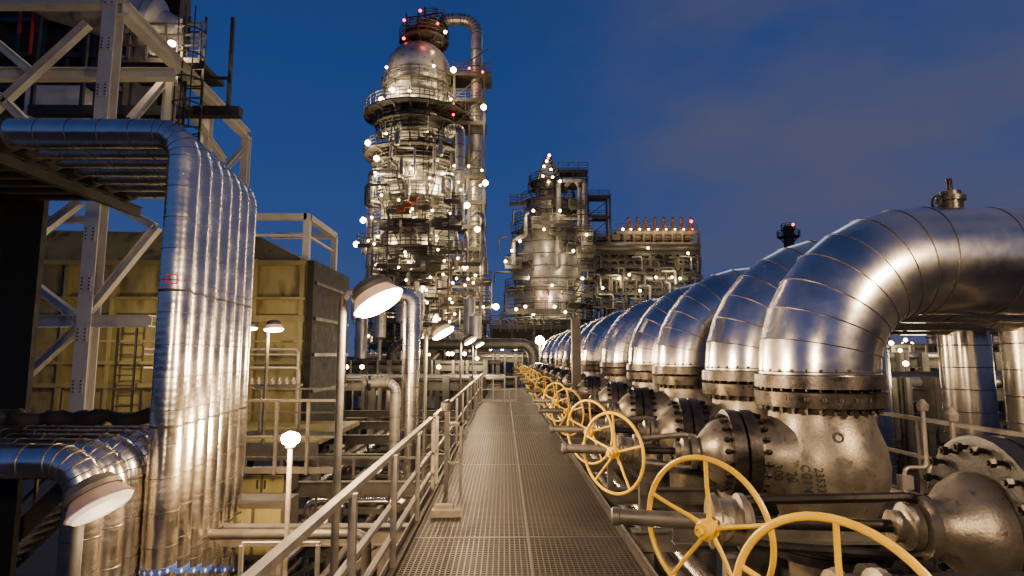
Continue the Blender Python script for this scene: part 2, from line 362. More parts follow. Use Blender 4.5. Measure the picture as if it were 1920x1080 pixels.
b=MB(); b.torus((p.x-.14,5.5,3.37),(1,0,0),.06,.012,20,6); b.build('handle',castd,t)
for px,py,D in((1612,400,7.2),(1435,472,9.4)):
    p=at(px,py,D); b=MB(); b.lathe((p.x,D,3.25),(0,0,1),[(0,.06),(.12,.06),(.125,.09),(.16,.09),(.165,.03),(.22,.03)],14); tag(b.build('vent_stub',flg),'small capped vent stub on top of %s insulated pipe'%('second' if px>1500 else 'third'),'vent')
# supports
b=MB(); b.ib((1.32,4.75,.52),(4.2,4.75,.52),.12,.16); tag(b.build('support_beam',galvd),'horizontal grey beam crossing in front of the nearest silver valve body','beam')
for i,y in enumerate((2.5,3.9,6.3,8.2,10.4,13,16.5)):
    b=MB(); b.ib((1.32,y,.0),(5.3,y,.0),.14,.2); b.beam((1.45,y,-8),(1.45,y,-.12),.16); b.beam((1.45,y,.1),(1.45,y,.62),.08); b.beam((1.45,y,.58),(2.0,y,.1),.05)
    tag(b.build('valve_stand',galvd),'%s galvanised valve stand from camera beneath the row of valves'%ORD[i],'stand','valve stands')
for i,(x,z,r,mm) in enumerate(((1.75,-.35,.09,galvd),(2.2,-.6,.14,clad),(3.9,-.4,.12,castd),(4.3,-.2,.07,galv),(4.4,.35,.05,galv))):
    b=MB(); b.tube((x,.5,z),(x,34,z),r,16); tag(b.build('service_pipe',mm),'%s of the long service pipes under the valves, counted from the walkway'%ORD[i],'pipe')
for i in range(10):
    x=3.7+random.random()*.9; y=4.4+i*1.0; b=MB(); b.sweep(rounded([(x,y,-.3),(x,y,.7+.2*(i%2)),(x+.25,y,.7+.2*(i%2)),(x+.25,y,1.35)],.06,4)[0],.022,8); b.lathe((x+.25,y,1.3),(0,0,1),[(0,.05),(.06,.06),(.12,.02)],10)
    b.box((x,y,.55),(.12,.1,.14)); tag(b.build('drain_tubing',galv),'%s thin drain tube with small valve, behind the silver valves'%ORD[i],'tubing','drain tubes behind valves')
for i,(x,y,r) in enumerate(((1.9,3.9,.05),(2.25,4.15,.07),(2.6,4.3,.05))):
    b=MB(); b.sweep(rounded([(x,y,-1.5),(x,y,.35),(x+.5,y,.35),(x+.5,y,-1.5)],.12,5)[0],r,14); b.lathe((x+.2,y,.35),(1,0,0),[(0,r*1.9),(.04,r*1.9),(.045,r*1.5),(.05,r*1.9),(.09,r*1.9)],18)
    tag(b.build('bypass_pipe',(castd,galvd,castd)[i]),'%s small bypass pipe with flange low in front of nearest silver valve'%['left','middle','right'][i],'pipe')
p=at(1080,660,16.4); b=MB(); b.beam((p.x,16.4,-1),(p.x,16.4,at(1080,598,16.4).z),.24); b.box((p.x,16.4,at(1080,598,16.4).z+.01),(.32,.32,.04)); tag(b.build('steel_post',galvd),'square grey steel post standing among the distant right-hand elbows','post')
b=MB(); b.box((4.95,16,-.04),(.9,27,.06)); struct(b.build('platform',grat))
railing((5.4,2.6,0),(5.4,9.5,0),1.07,'grey handrail right of the valves, nearest the camera',5,.06,mid=(.55,))
railing((5.4,9.7,0),(5.4,29,0),1.07,'grey handrail right of the valves, running to the distance',9,.06)
# ---------------- floodlights
def flood(base,hz,label,sc_=1,e=120,sm=shade,lensm=glow,tilt=.55,arm=.26,aim=1,post=.035,col_=LC,grp='bell-shaped floodlights on posts',lr=.18):
    base=V(base);t=thing('floodlight',label,'lamp',base,grp)
    MB().tube(base,(base.x,base.y,hz-.02),post,12).build('post',galvd,t)
    top=V((base.x,base.y,hz)); d=V((math.sin(tilt)*aim,-.12,-math.cos(tilt))).normalized(); hc=top+V((arm*aim,0,.04))
    MB().sweep([top-V((0,0,.05)),top+V((.05*aim,0,.03)),hc-d*.05*sc_],.028*sc_,10).build('arm',galv,t)
    MB().lathe(hc-d*.12*sc_,d,[(0,.03*sc_),(.015*sc_,.10*sc_),(.04*sc_,.165*sc_),(.09*sc_,.19*sc_),(.10*sc_,.205*sc_),(.14*sc_,.205*sc_)],28).build('housing',galvd,t)
    MB().lathe(hc+d*.021*sc_,d,[(0,.18*sc_),(.05*sc_,.215*sc_),(.09*sc_,.235*sc_),(.105*sc_,.25*sc_),(.11*sc_,.24*sc_)],28).build('lamp_shade',sm,t)
    MB().lathe(hc+d*.132*sc_,d,[(0,.235*sc_),(.03*sc_,.21*sc_),(.045*sc_,.12*sc_)],28).build('lens',lensm,t)
    light('floodlight_bulb',hc+d*(.20+lr)*sc_,e,col_,lr*sc_,t)
    return t
fl=[(5.2,2.42,'large bell floodlight on post left of the walkway, nearest lit one',480),(10.8,2.35,'second bell floodlight along left side of walkway',560),(19.5,2.4,'third bell floodlight along left side of walkway',560),(27,2.4,'fourth and farthest bell floodlight along left side of walkway',560)]
for y,hz,l,e_ in fl: flood((-1.43,y,-.6),hz,l,.95 if y<6 else .9,e_)
flood((-1.43,-.6,-.6),2.9,'bell floodlight on left walkway side behind the camera',1,800)
flood((5.6,1.0,0),3.9,'bell floodlight behind the camera over right handrail',1,1300,aim=-1)
p=at(150,940,4.2); flood((p.x,4.2,-6),p.z+.02,'unlit-looking pale bell floodlight in the bottom left corner',.86,10,sm=shadeoff,lensm=dimled,tilt=.6,arm=.09)
p=at(503,612,13); flood((p.x,13,0),p.z,'small bell floodlight on thin post before beige casing',.85,190,tilt=.1,arm=.12)
p=at(462,612,15.5); flood((p.x,15.5,0),p.z,'small bell floodlight just left of thin-post floodlight at beige casing',.75,120,tilt=.1,arm=.1,sm=shadeoff)
p=at(160,618,15.5); flood((p.x,15.5,0),p.z,'small bell floodlight behind cream steel column at left',.8,220,tilt=.1,arm=.1)
p=at(545,826,7.5); t=thing('post_lamp','bright glaring round lamp on short post below left of the walkway','lamp',(p.x,7.5,-3))
MB().tube((p.x,7.5,-3),(p.x,7.5,p.z-.08),.03,12).build('post',galv,t); MB().lathe((p.x,7.5,p.z-.10),(0,0,1),[(0,.03),(.02,.06),(.05,.06)],16).build('socket',galvd,t)
MB().lathe((p.x,7.5,p.z-.05),(0,0,1),[(0,.06),(.03,.10),(.08,.115),(.12,.10),(.155,.03)],20).build('bulb',glow2,t)
light('post_lamp_bulb',(p.x,7.2,p.z+.05),620,(1,.62,.29),.10,t)
# ---------------- left vertical pipe bundle
for i in range(7):
    D=6.7+.37*i; x=-3.74+(-.27)*i/6; zt=at(330,252,6.7).z
    b=MB(); clad_pipe(b,[(-9,D,zt),(x,D,zt),(x,D,-6)],.172,.30,6,28,.36,.0042,0,1)
    for z in(-.4,-1.9,1.1,2.6): b.lathe((x,D,z),(0,0,1),[(0,.172),(.001,.1765),(.03,.1765),(.031,.172)],28,1)
    o=b.build('insulated_pipe',[clad2,dark],ang=18,loc=(x,D,zt)); 
    tag(o,'front pipe of left bundle, marked with a small red square' if i==0 else '%s pipe from the front in the tall left pipe bundle'%ORD[i],'pipe','tall insulated pipes of the left bundle')
    zz=at(295,1066,D).z+.0
    tp=MB(); tp.lathe((x,D,zz-.02),(0,0,1),[(0,.178),(.06,.178)],28,0)
    for a in range(-3,3):
        an=-PI/2+a*.42+.2; c=V((x+.1795*math.cos(an),D+.1795*math.sin(an),zz)); tx=V((-math.sin(an),math.cos(an),0))
        tp.add([c-tx*.02+V((0,0,.005)),c+tx*.02+V((0,0,.005)),c+V((0,0,.035)),c-tx*.007-V((0,0,.015)),c+tx*.007-V((0,0,.015)),c+tx*.007+V((0,0,.005)),c-tx*.007+V((0,0,.005))],[(0,1,2),(3,4,5,6)],1)
    tp.build('arrow_tape',[bluet,white],o)
    if i==0:
        z0=at(337,523,D-.17).z; sq=MB()
        for dx,dz,sx,sz in((0,.05,.11,.012),(0,-.05,.11,.012),(-.052,0,.012,.112),(.052,0,.012,.112)):
            k=6
            for j in range(k):
                a0=-PI/2+(dx+.04-sx/2+sx*j/k)/.178; a1=-PI/2+(dx+.04-sx/2+sx*(j+1)/k)/.178; r=.1795
                sq.add([(x+r*math.cos(a0),D+r*math.sin(a0),z0+dz-sz/2),(x+r*math.cos(a1),D+r*math.sin(a1),z0+dz-sz/2),(x+r*math.cos(a1),D+r*math.sin(a1),z0+dz+sz/2),(x+r*math.cos(a0),D+r*math.sin(a0),z0+dz+sz/2)],[(0,1,2,3)])
        sq.build('square_mark',redt,o)
p=at(22,252,6.7)
for i in range(7):
    D=6.7+.37*i; b=MB(); b.sweep([(-9.2,D,zt),(p.x-.5,D,zt+.01),(p.x-.2,D,zt-.02),(p.x-.04*(i%3),D,zt)],[.21,.22,.23,.2],14)
    tag(b.build('insulation_wrap',black),'black wrap on left end of the %s pipe of the tall bundle'%ORD[i],'insulation','black wraps on the bundled pipes')
b=MB(); b.ib((-5.9,6.55,zt-.28),(-5.9,9.4,zt-.28),.10,.16)
tag(b.build('pipe_support_beam',dark),'dark beam under the horizontal run of left bundle','beam')
# lower-left bundle
for i in range(5):
    D=5.9+.38*i; x=-4.05-.02*i; z0=at(100,865,5.9).z
    b=MB(); clad_pipe(b,[(-9,D,z0),(x,D,z0),(x,D,-6)],.165,.30,6,28,.4,.006)
    o=b.build('insulated_pipe',[clad2,seam],ang=18,loc=(x,D,z0)); tag(o,'%s pipe from the front in low left bundle bending downward'%ORD[i],'pipe','low insulated pipes at bottom left')
b=MB(); pts=[];rs=[]
for k in range(60):
    pts.append(V((-9+k*.088,7.75+.06*math.sin(k*1.3),z0+.22+.02*math.sin(k*.9)+random.uniform(-.015,.015)))); rs.append(.085+random.uniform(-.02,.03))
b.sweep(pts,rs,12)
tag(b.build('insulation_blanket',black,ang=80),'crumpled black insulation lying on the low left pipes','insulation')
# ---------------- cream steel frame at left
Y=13.5; t=thing('braced_structure','cream painted braced steel structure rising behind the left pipe bundle','structure',at(150,790,Y))
def P(px,py,Y_=Y): return at(px,py,Y_)
def mem(p,q,w=.3,name='beam',m=cream,I=True):
    b=MB(); (b.ib(p,q,w*.9,w*.9,0,w*.1) if I else b.beam(p,q,w)); b.build(name,m,t)
c0=P(150,795); c1=V((c0.x,Y,12)); mem(V((c0.x,Y,0)),c1,.36,'column')
mem(P(-60,5),P(200,5),.3); mem(P(-60,140),P(330,140,Y+1),.3); mem(P(60,360),P(295,360),.26); mem(P(45,412,Y+2),P(175,412,Y+2),.22); mem(P(35,602),P(285,602),.3)
z9=P(185,15).z
far=at(462,262,21.8); mem(V((c0.x+.2,Y,z9)),V((far.x,21.8,z9)),.36)
mem(V((far.x,21.8,z9)),V((far.x,21.8,2)),.3,'column')
q=at(318,180,16.6); mem(V((q.x,16.6,q.z-2.2)),V((q.x,16.6,z9)),.3,'column')
q2=at(388,240,18.8); mem(V((q2.x,18.8,q2.z-2.5)),V((q2.x,18.8,z9)),.3,'column')
for a,b_ in((P(165,45),P(-20,215)),(P(-30,60),P(60,135)),(P(0,180),P(45,225)),(P(310,150,16.6),P(245,225,15)),(P(325,165,16.6),P(420,300,20)),(P(168,358),P(290,425)),(P(295,425),P(165,585)),(P(45,520),P(150,600)),(P(150,612),P(30,722)),(P(150,378),P(50,455)),(P(455,280,21.6),P(410,330,20))): mem(a,b_,.2,'brace')
mem(V((q.x,16.6,q.z-1.6)),V((far.x,21.8,q.z-1.6)),.24)
for j in range(9):
    zz=1.2+j*1.15; b=MB()
    b.box((c0.x,Y-.18,zz),(.24,.02,.34)); 
    for a in range(4):
        for c in(-1,1): b.lathe((c0.x+c*.08,Y-.19,zz-.12+a*.08),(0,-1,0),[(0,.018),(.02,.018)],6,1)
    b.build('splice_plate',[cream,boltm],t)
# upper-left dark furnace
t2=thing('furnace_casing','tall dark panelled furnace casing behind the cream structure, upper left','furnace',at(100,200,20))
a=at(-150,-160,20);c=at(228,205,20)
b=MB(); b.box(((a.x+c.x)/2,21,(a.z+c.z)/2),(c.x-a.x,2,a.z-c.z)); b.build('shell',browd,t2)
for px in range(-60,228,48): q=at(px,100,19.9); MB().beam((q.x,19.9,c.z),(q.x,19.9,a.z),.16,.2).build('stiffener',darkm,t2)
for py in(40,105,165): q=at(0,py,19.85); MB().beam((a.x,19.82,q.z),(c.x,19.82,q.z),.2,.16).build('stiffener',darkm,t2)
q=at(110,195,19.4); MB().box((q.x,19.4,q.z),(1.9,.5,1.1)).build('access_box',cream,t2)
a2=at(225,210,22);c2_=at(330,-120,22); MB().box(((a2.x+c2_.x)/2,23,(a2.z+c2_.z)/2),(c2_.x-a2.x,.8,c2_.z-a2.z)).build('stack_panel',browd,t2)
q=at(265,20,17.5); b=MB(); b.lathe((q.x-3,17.5,q.z+.6),(1,.2,-.25),[(0,.8),(3,.8),(3.1,.9),(3.3,.9),(3.5,.6),(4,.5)],28); b.build('duct',tcl,t2)
q=at(180,175,16); b=MB()
for k in range(5): b.beam((q.x-3+k*1.5,17.5,q.z),(q.x-3+k*1.5,17.5,q.z+3.2),.1)
b.beam((q.x-3,17.5,q.z+1.2),(q.x+3,17.5,q.z+1.2),.08);b.beam((q.x-3,17.5,q.z+.1),(q.x+3.4,17.5,q.z+.1),.3);b.build('gallery',dark,t2)
# caged ladder + platform upper-left
t3=thing('caged_ladder','dark caged ladder beside upper left platform','ladder',at(358,250,17))
q=at(358,250,17);qt=at(358,55,17)
for s in(-.25,.25): MB().beam((q.x+s,17,q.z-1),(q.x+s,17,qt.z+.4),.06).build('stile',dark,t3)
k=q.z-1
while k<qt.z+.3: MB().beam((q.x-.25,17,k),(q.x+.25,17,k),.035).build('rung',dark,t3); k+=.3
k=q.z
while k<qt.z+.4: MB().torus((q.x,16.7,k),(0,0,1),.38,.025,16,5).build('hoop',dark,t3); k+=.75
for an in(-2.2,-1.57,-.9): MB().beam((q.x+.38*math.cos(an),16.7+.38*math.sin(an),q.z),(q.x+.38*math.cos(an),16.7+.38*math.sin(an),qt.z+.4),.03).build('cage_bar',dark,t3)
q=at(215,118,17);q2=at(380,118,17)
t4=thing('service_platform','dark service platform with handrails at top left corner','platform',(q.x,17,q.z))
MB().box(((q.x+q2.x)/2,17.6,q.z),(q2.x-q.x,1.6,.15)).build('deck',dark,t4)
for f in(.45,.8,1.15): MB().beam((q.x,16.8,q.z+f),(q2.x,16.8,q.z+f),.05).build('rail',dark,t4)
for k in range(6): x=q.x+(q2.x-q.x)*k/5; MB().beam((x,16.8,q.z),(x,16.8,q.z+1.15),.05).build('post',dark,t4)
q=at(322,86,16.6); MB().lathe((q.x,16.6,q.z),(0,0,1),[(0,.05),(.03,.1),(.12,.1),(.15,.05)],12).build('lamp',glow,t4); light('platform_bulb',(q.x,16.3,q.z-.1),220,LC,.1,t4)
for (px,py) in((60,60),(40,20),(75,15)):
    q=at(px,py,18.8); b=MB(); b.tube((q.x,18.8,q.z-.8),(q.x,18.8,q.z+.8),.05,8); tag(b.build('red_pipe',redp),'%s thin red pipe on dark furnace, top left'%{60:'middle',40:'left',75:'right'}[px],'pipe')
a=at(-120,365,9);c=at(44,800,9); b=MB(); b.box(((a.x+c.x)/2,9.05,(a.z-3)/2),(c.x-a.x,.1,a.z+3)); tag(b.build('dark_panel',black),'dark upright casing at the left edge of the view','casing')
# beige casing building
Y=18;cr_=at(578,490,Y); X1=cr_.x; Z1=cr_.z; X0=at(-80,500,Y).x
t5=thing('heater_casing','large beige ribbed heater casing behind left pipes and cream structure','casing',((X0+X1)/2,20,0))
MB().box(((X0+X1)/2,Y+2,(Z1-1)/2),(X1-X0,4,Z1+1)).build('wall',beige,t5)
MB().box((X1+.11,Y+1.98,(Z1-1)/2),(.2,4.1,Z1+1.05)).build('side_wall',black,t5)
for k in range(4): MB().beam((X1+.24,Y+.1,.8+k*1.1),(X1+.24,Y+4,.8+k*1.1),.06,.1).build('side_rib',dark,t5)
b=MB(); rp=at(480,440,Y+1.2); rl=at(150,430,Y+1.2)
b.add([(X0,Y+.02,Z1),(X1-.05,Y+.02,Z1),(rp.x,Y+1.2,rp.z),(X0,Y+1.2,rl.z),(X0,Y+4,Z1),(X1-.05,Y+4,Z1),(rp.x,Y+3,rp.z),(X0,Y+3,rl.z)],[(0,1,2,3),(1,5,6,2),(5,4,7,6),(4,0,3,7),(3,2,6,7)]); b.build('roof',beige,t5)
k=0;x=X1-.1
while x>X0:
    MB().beam((x,Y-.1,-.5),(x,Y-.1,Z1+.05),.14,.2).build('rib',beige,t5)
    if k%2==0 and x<rp.x+.5: MB().beam((x,Y+.0,Z1+.05),(x,Y+1.18,rp.z+.05),.1,.12).build('roof_rib',beige,t5)
    x-=1.42;k+=1
for py,hh in((494,.14),(560,.08),(598,.2),(640,.06),(680,.1),(722,.12)):
    z=at(300,py,Y).z; MB().beam((X0,Y-.16,z),(X1,Y-.16,z),.14,hh).build('stiffener',beige,t5)
for px in (220,255): q=at(px,640,17.6); MB().beam((q.x,17.6,-.2),(q.x,17.6,q.z+.4),.05).build('ladder_stile',dark,t5)
for k in range(9): qa=at(220,640,17.6);qb=at(255,640,17.6); MB().beam((qa.x,17.6,.1+k*.3),(qb.x,17.6,.1+k*.3),.035).build('ladder_rung',dark,t5)
# frame above casing
t6=thing('roof_structure','cream open steel structure standing on right end of beige casing','structure',(X1,Y+1,Z1))
zt6=at(577,407,Y+.5).z; xa=at(440,407,Y+.5).x; xb=at(577,407,Y+.5).x
for p_,q_ in(((xa,Y+.5,zt6),(xb,Y+.5,zt6)),((xb,Y+.5,Z1),(xb,Y+.5,zt6+.1)),((xb,Y+.5,zt6),(xb,21.5,zt6)),((xb,21.5,Z1),(xb,21.5,zt6)),((xa,21.5,zt6),(xb,21.5,zt6)),((xa,Y+.5,zt6-.6),(xb,Y+.5,zt6-.6)),((xb,Y+.5,zt6-.6),(xb,21.5,zt6-.6))): MB().beam(p_,q_,.2 if p_[2]!=zt6-.6 else .08).build('beam',cream,t6)
# left decks and rails
b=MB(); b.box((-9.8,15.9,-.12),(11,4.0,.12)); struct(b.build('concrete_deck',beige))
b=MB(); b.box((-9.8,13.9,-.3),(11,.2,.4)); tag(b.build('edge_beam',galvd),'long grey beam edging the deck before the beige casing','beam')
railing((at(120,700,14.1).x,14.1,0),(at(640,700,14.1).x,14.1,0),1.1,'grey handrail in front of beige casing deck',8,.05,galvd)
railing((at(462,745,9.6).x,9.6,.02),(at(640,745,9.6).x,9.6,.02),1.15,'grey handrail between left bundle and nearest floodlight post',4,.05,galvd)
railing((at(455,1000,7.2).x,7.2,-1.35),(at(600,1000,7.2).x,7.2,-1.35),1.05,'lower grey handrail beside short post lamp',3,.05)
railing((at(460,860,11.5).x,11.5,-1.1),(at(800,860,11.5).x,11.5,-1.1),1.05,'dark low handrail behind short post lamp, below casing deck',6,.05,galvd)
for i,(py,r) in enumerate(((655,.04),(665,.03),(690,.05))):
    q=at(470,py,17);q2=at(560,py,17); b=MB(); b.sweep(rounded([(q.x-3,17,q.z),(q2.x,17,q.z),(q2.x,17,-.2)],.12,4)[0],r,8); tag(b.build('conduit',galv),'%s thin conduit from top bending down in front of beige casing'%ORD[i],'conduit')
t=thing('valve_manifold','small row of silver manifold valves before beige casing','manifold',at(515,722,15.5)); q=at(515,722,15.5)
MB().box((q.x,15.5,q.z),(1.3,.5,.06)).build('base_plate',galvd,t)
for k in range(7): MB().lathe((q.x-.55+k*.18,15.4,q.z),(0,0,1),[(0,.06),(.12,.06),(.16,.03),(.2,.03)],8).build('valve',galv,t)
# stair lower left
t7=thing('steel_stair','dark steel stair with handrails at lower left','stair',at(0,1050,9.5)+V((0,0,-1)))
a=at(-60,1090,9.5);c=at(135,900,9.5)
for dy in(0,.8):
    MB().beam(a+V((0,dy,0)),c+V((0,dy,0)),.06,.25).build('stringer',galvd,t7); MB().beam(a+V((0,dy,.9)),c+V((0,dy,.9)),.05).build('handrail',galvd,t7)
for k in range(9): q=a.lerp(c,(k+.5)/9); MB().box((q.x,9.9,q.z),(.22,.76,.04)).build('tread',galvd,t7)
for k in range(4): q=a.lerp(c,(k+.5)/4); MB().beam((q.x,9.5,q.z),(q.x,9.5,q.z+.9),.04).build('post',galvd,t7)
# ---------------- lower structure left of walkway
for i,y in enumerate((5.6,8.4,11.2,14.2,17.5,21,25)):
    t=thing('cross_structure','%s steel cross structure from camera, below and left of the walkway'%ORD[i],'structure',(-1.5,y,-8),'steel cross structures left of walkway')
    xl=-3.2 if i==0 else -4.6 if i<4 else -9
    for z in(-.55,-1.6,-2.6): MB().ib((xl,y,z),(-1.15,y,z),.16,.26).build('beam',galvd,t)
    for x in(-1.6,(xl-1.6)/2,xl+.2): MB().ib((x,y,-8),(x,y,-.7),.2,.2).build('column',galvd,t)
    MB().beam((xl+.2,y,-2.5),(-1.6,y,-.7),.09).build('brace',galvd,t)
rr=random.Random(3)
for i in range(9):
    x=-1.75-i*.40; z=(-1.25 if i%3 else -2.3)+rr.random()*.05; r=rr.choice((.05,.06,.08,.10)); ys=6.2+rr.random()*2
    b=MB(); clad_pipe(b,[(x,ys,z-3),(x,ys,z),(x,26+rr.random()*8,z)],r,.25,5,16,1.2,.006); tag(b.build('rack_pipe',[clad if i%3==1 else galvd,seam],ang=18),'%s pipe left of the walkway, counted outward along the pipe rack'%ORD[i],'pipe','pipes on the left rack')
for i in range(12):
    y=7.6+i*1.3+rr.random()*.6; z=-.3-rr.random()*2.0; xr=-1.3-rr.random()*.9; xl=-4.4+rr.random(); 
    b=MB(); b.sweep(rounded([(xl,y,z-2.5),(xl,y,z),(xr,y,z),(xr,y,z-2)],.16,5)[0],.03+.05*rr.random(),14); tag(b.build('cross_pipe',(darkm,darkm,galvd,clad)[i%4]),'%s pipe crossing left of walkway from the camera, below handrail'%ORD[i],'pipe','pipes crossing left of walkway')
for i,(px,py,w_,h_,y) in enumerate(((490,985,.9,.8,9.3),(505,900,.8,.35,10.5))):
    q=at(px,py,y); t=thing('equipment_cabinet',['beige cabinet low beside the tall left pipe bundle','flat beige cabinet above the lower cabinet at left'][i],'cabinet',(q.x,y,q.z-h_/2))
    MB().box(q,(w_,.6,h_)).build('body',browd,t)
    for s in(-1,1): MB().box((q.x+s*w_*.24,y-.32,q.z),(w_*.42,.03,h_*.8)).build('door',beige,t)
    for s in(-1,1): MB().box((q.x+s*.06,y-.35,q.z),(.025,.03,.14)).build('handle',dark,t)
p=at(772,600,13); zt_=at(760,552,13).z; b=MB(); clad_pipe(b,[(p.x-.9,13,zt_-.05),(p.x,13,zt_),(p.x,13,-3)],.19,.22,4,28,.3,.006)
tag(b.build('insulated_pipe',[clad,seam],ang=18),'lone upright insulated pipe with curved top beyond nearest floodlight','pipe')
p=at(685,718,12.6); p2=at(742,718,12.6); b=MB(); clad_pipe(b,[(p.x,12.6,p.z),(p2.x,12.6,p.z),(p2.x,12.6,-3)],.11,.2,5,20,.5,.006); b.torus((p.x+.1,12.6,p.z),(1,0,0),.13,.04,20,6,1)
tag(b.build('insulated_pipe',[galv,castd],ang=18),'short horizontal pipe bending down behind nearest floodlight post','pipe')
# ---------------- towers
def ringplat(t,cx,cy,r0,r1,z,a0,a1,h=1.2,n=None,m=tst,th=.17,pr=.05):
    n=n or max(8,int((a1-a0)*r1/1.1)); b=MB(); vs=[]
    for k in range(n+1):
        a=a0+(a1-a0)*k/n; c,s_=math.cos(a),math.sin(a)
        for r,zz in((r0,z),(r1,z),(r1,z+th),(r0,z+th)): vs.append((cx+r*c,cy+r*s_,zz))
    fs=[]
    for k in range(n):
        for j in range(4): fs.append((k*4+j,(k+1)*4+j,(k+1)*4+(j+1)%4,k*4+(j+1)%4))
    b.add(vs,fs)
    for k in range(0,n+1,2):
        a=a0+(a1-a0)*k/n; c,s_=math.cos(a),math.sin(a); b.beam((cx+r0*c,cy+r0*s_,z-1.3),(cx+(r1-.2)*c,cy+(r1-.2)*s_,z),.14)
    o=b.build('platform',m,t); rl=MB()
    for f in(.4,.8,1.2): rl.sweep([(cx+r1*math.cos(a0+(a1-a0)*k/n),cy+r1*math.sin(a0+(a1-a0)*k/n),z+th+h*f/1.2) for k in range(n+1)],pr,5)
    for k in range(n+1): a=a0+(a1-a0)*k/n; rl.beam((cx+r1*math.cos(a),cy+r1*math.sin(a),z),(cx+r1*math.cos(a),cy+r1*math.sin(a),z+th+h),pr*1.8)
    rl.build('railing',m,o); return o
def boxplat(t,x0,x1,y,dy,z,h=1.2,m=tst):
    b=MB(); b.box(((x0+x1)/2,y,z),(x1-x0,dy,.24)); b.beam((x0,y-dy/2,z-.24),(x1,y-dy/2,z-.24),.12,.26); o=b.build('platform',m,t)
    n=max(2,int((x1-x0)/1.2))
    for yy in(y-dy/2,y+dy/2):
        r=MB()
        for f in(.4,.8,1.2): r.beam((x0,yy,z+f*h/1.2),(x1,yy,z+f*h/1.2),.07)
        for k in range(n+1): x=x0+(x1-x0)*k/n; r.beam((x,yy,z),(x,yy,z+h),.07)
        r.build('railing',m,o)
    return o
def tlamp(t,p,e=0,r=.22,m=farl,c=(1,.76,.44)):
    p=V(p); r*=1.15; MB().lathe(p-V((0,0,r)),(0,0,1),[(0,r*.3),(r*.6,r),(r*1.4,r),(r*2,r*.3)],8).build('lamp',m,t)
    if e: light('tower_bulb',p-V((0,.5,.3)),e,c,.3,t)
D1=70.; t=thing('refinery_tower','tallest refinery column with domed top, ringed by lit platforms','tower',at(780,700,D1))
def q1(px,py,dy=0): return at(px,py,D1+dy)
sc1=15.7; cxx=q1(780,400).x; zz=lambda py:q1(780,py).z
prof=[]
for k in range(9):
    a=PI/2*(1-k/8); prof.append((zz(140)+(zz(84)-zz(140))*math.sin(a),63/sc1*math.cos(a)))
prof+= [(zz(205),63/sc1),(zz(225),56/sc1),(zz(330),58/sc1),(zz(345),65/sc1),(zz(480),65/sc1),(zz(495),69/sc1),(zz(700),69/sc1),(-8,69/sc1)]
prof=[(z,r) for z,r in reversed(prof)]
MB().lathe((cxx,D1,0),(0,0,1),prof,48).build('column',tcl,t)
b=MB()
for py in list(range(150,690,26)): 
    rr_=(63 if py<210 else 57.5 if py<335 else 65.5 if py<485 else 69.5)/sc1; b.torus((cxx,D1,zz(py)),(0,0,1),rr_,.07,40,5)
b.build('stiffening_ring',darkm,t)
xo=cxx
for (py,rp_,a0,a1) in((172,70,-PI,PI*.9),(192,72,-1.6,-.2),(226,102,-PI*1.05,PI*.6),(246,84,-2.9,-.3),(266,78,-2.9,-1.2),(282,74,-1.4,0),(300,100,-PI*1.05,PI*.5),(318,84,-PI,-.4),(338,78,-2.6,-.4),(362,82,-PI,-1.0),(388,90,-PI,.2),(408,84,-2.2,-.3),(432,94,-2.6,0),(455,88,-PI,-1.0),(478,98,-PI,-.6),(502,90,-2.2,0),(523,100,-2.4,.1),(546,92,-PI,-1.0),(568,100,-PI,0),(590,94,-2.2,0),(612,104,-2.7,.1),(634,98,-PI,-1.2),(655,106,-PI,0)):
    ringplat(t,xo,D1,(54 if py<340 else 62)/sc1,rp_/sc1,zz(py),a0,a1)
rt=random.Random(11)
for j,py in enumerate((166,214,284,350,376,420,466,512,556,600,642)):
    for an in((-2.6,-1.6,-.6) if j%2 else (-2.2,-1.1)):
        rl_=82/sc1; tlamp(t,(xo+rl_*math.cos(an+rt.uniform(-.15,.15)),D1+rl_*math.sin(an),zz(py)+.6),(320 if j==0 else 750 if j<3 else 1150),.13)
# top works
ringplat(t,xo+.6,D1,.3,48/sc1,zz(82),-PI,PI,1.4)
ringplat(t,xo+1.6,D1,.3,30/sc1,zz(50),-PI,PI,1.2)
ringplat(t,xo+.9,D1,.3,42/sc1,zz(68),-PI,PI,1.0)
b=MB(); 
for sx in(-1.5,0,1.5,3): b.beam((xo+sx,D1-1,zz(95)),(xo+sx,D1-1,zz(35)),.2)
for k in range(4): b.beam((xo-1.5,D1-1,zz(90-k*16)),(xo+3,D1-1,zz(80-k*16)),.12)
b.beam((xo+.6,D1,zz(50)),(xo+.6,D1,zz(12)),.14); b.beam((xo+2.2,D1,zz(50)),(xo+2.2,D1,zz(16)),.1)
for k in range(5): b.beam((xo+1.6,D1,zz(45-k*7)),(xo+2.4,D1,zz(45-k*7)),.06)
b.build('top_steelwork',tst,t)
for px,py in((758,38),(788,20),(757,72),(790,47),(820,44)): tlamp(t,q1(px,py,-2),0,.16,redl)
light('red_bulb',q1(800,50,-4),80,(1,.1,.08),.3,t); tlamp(t,q1(835,60,-3),160,.16)
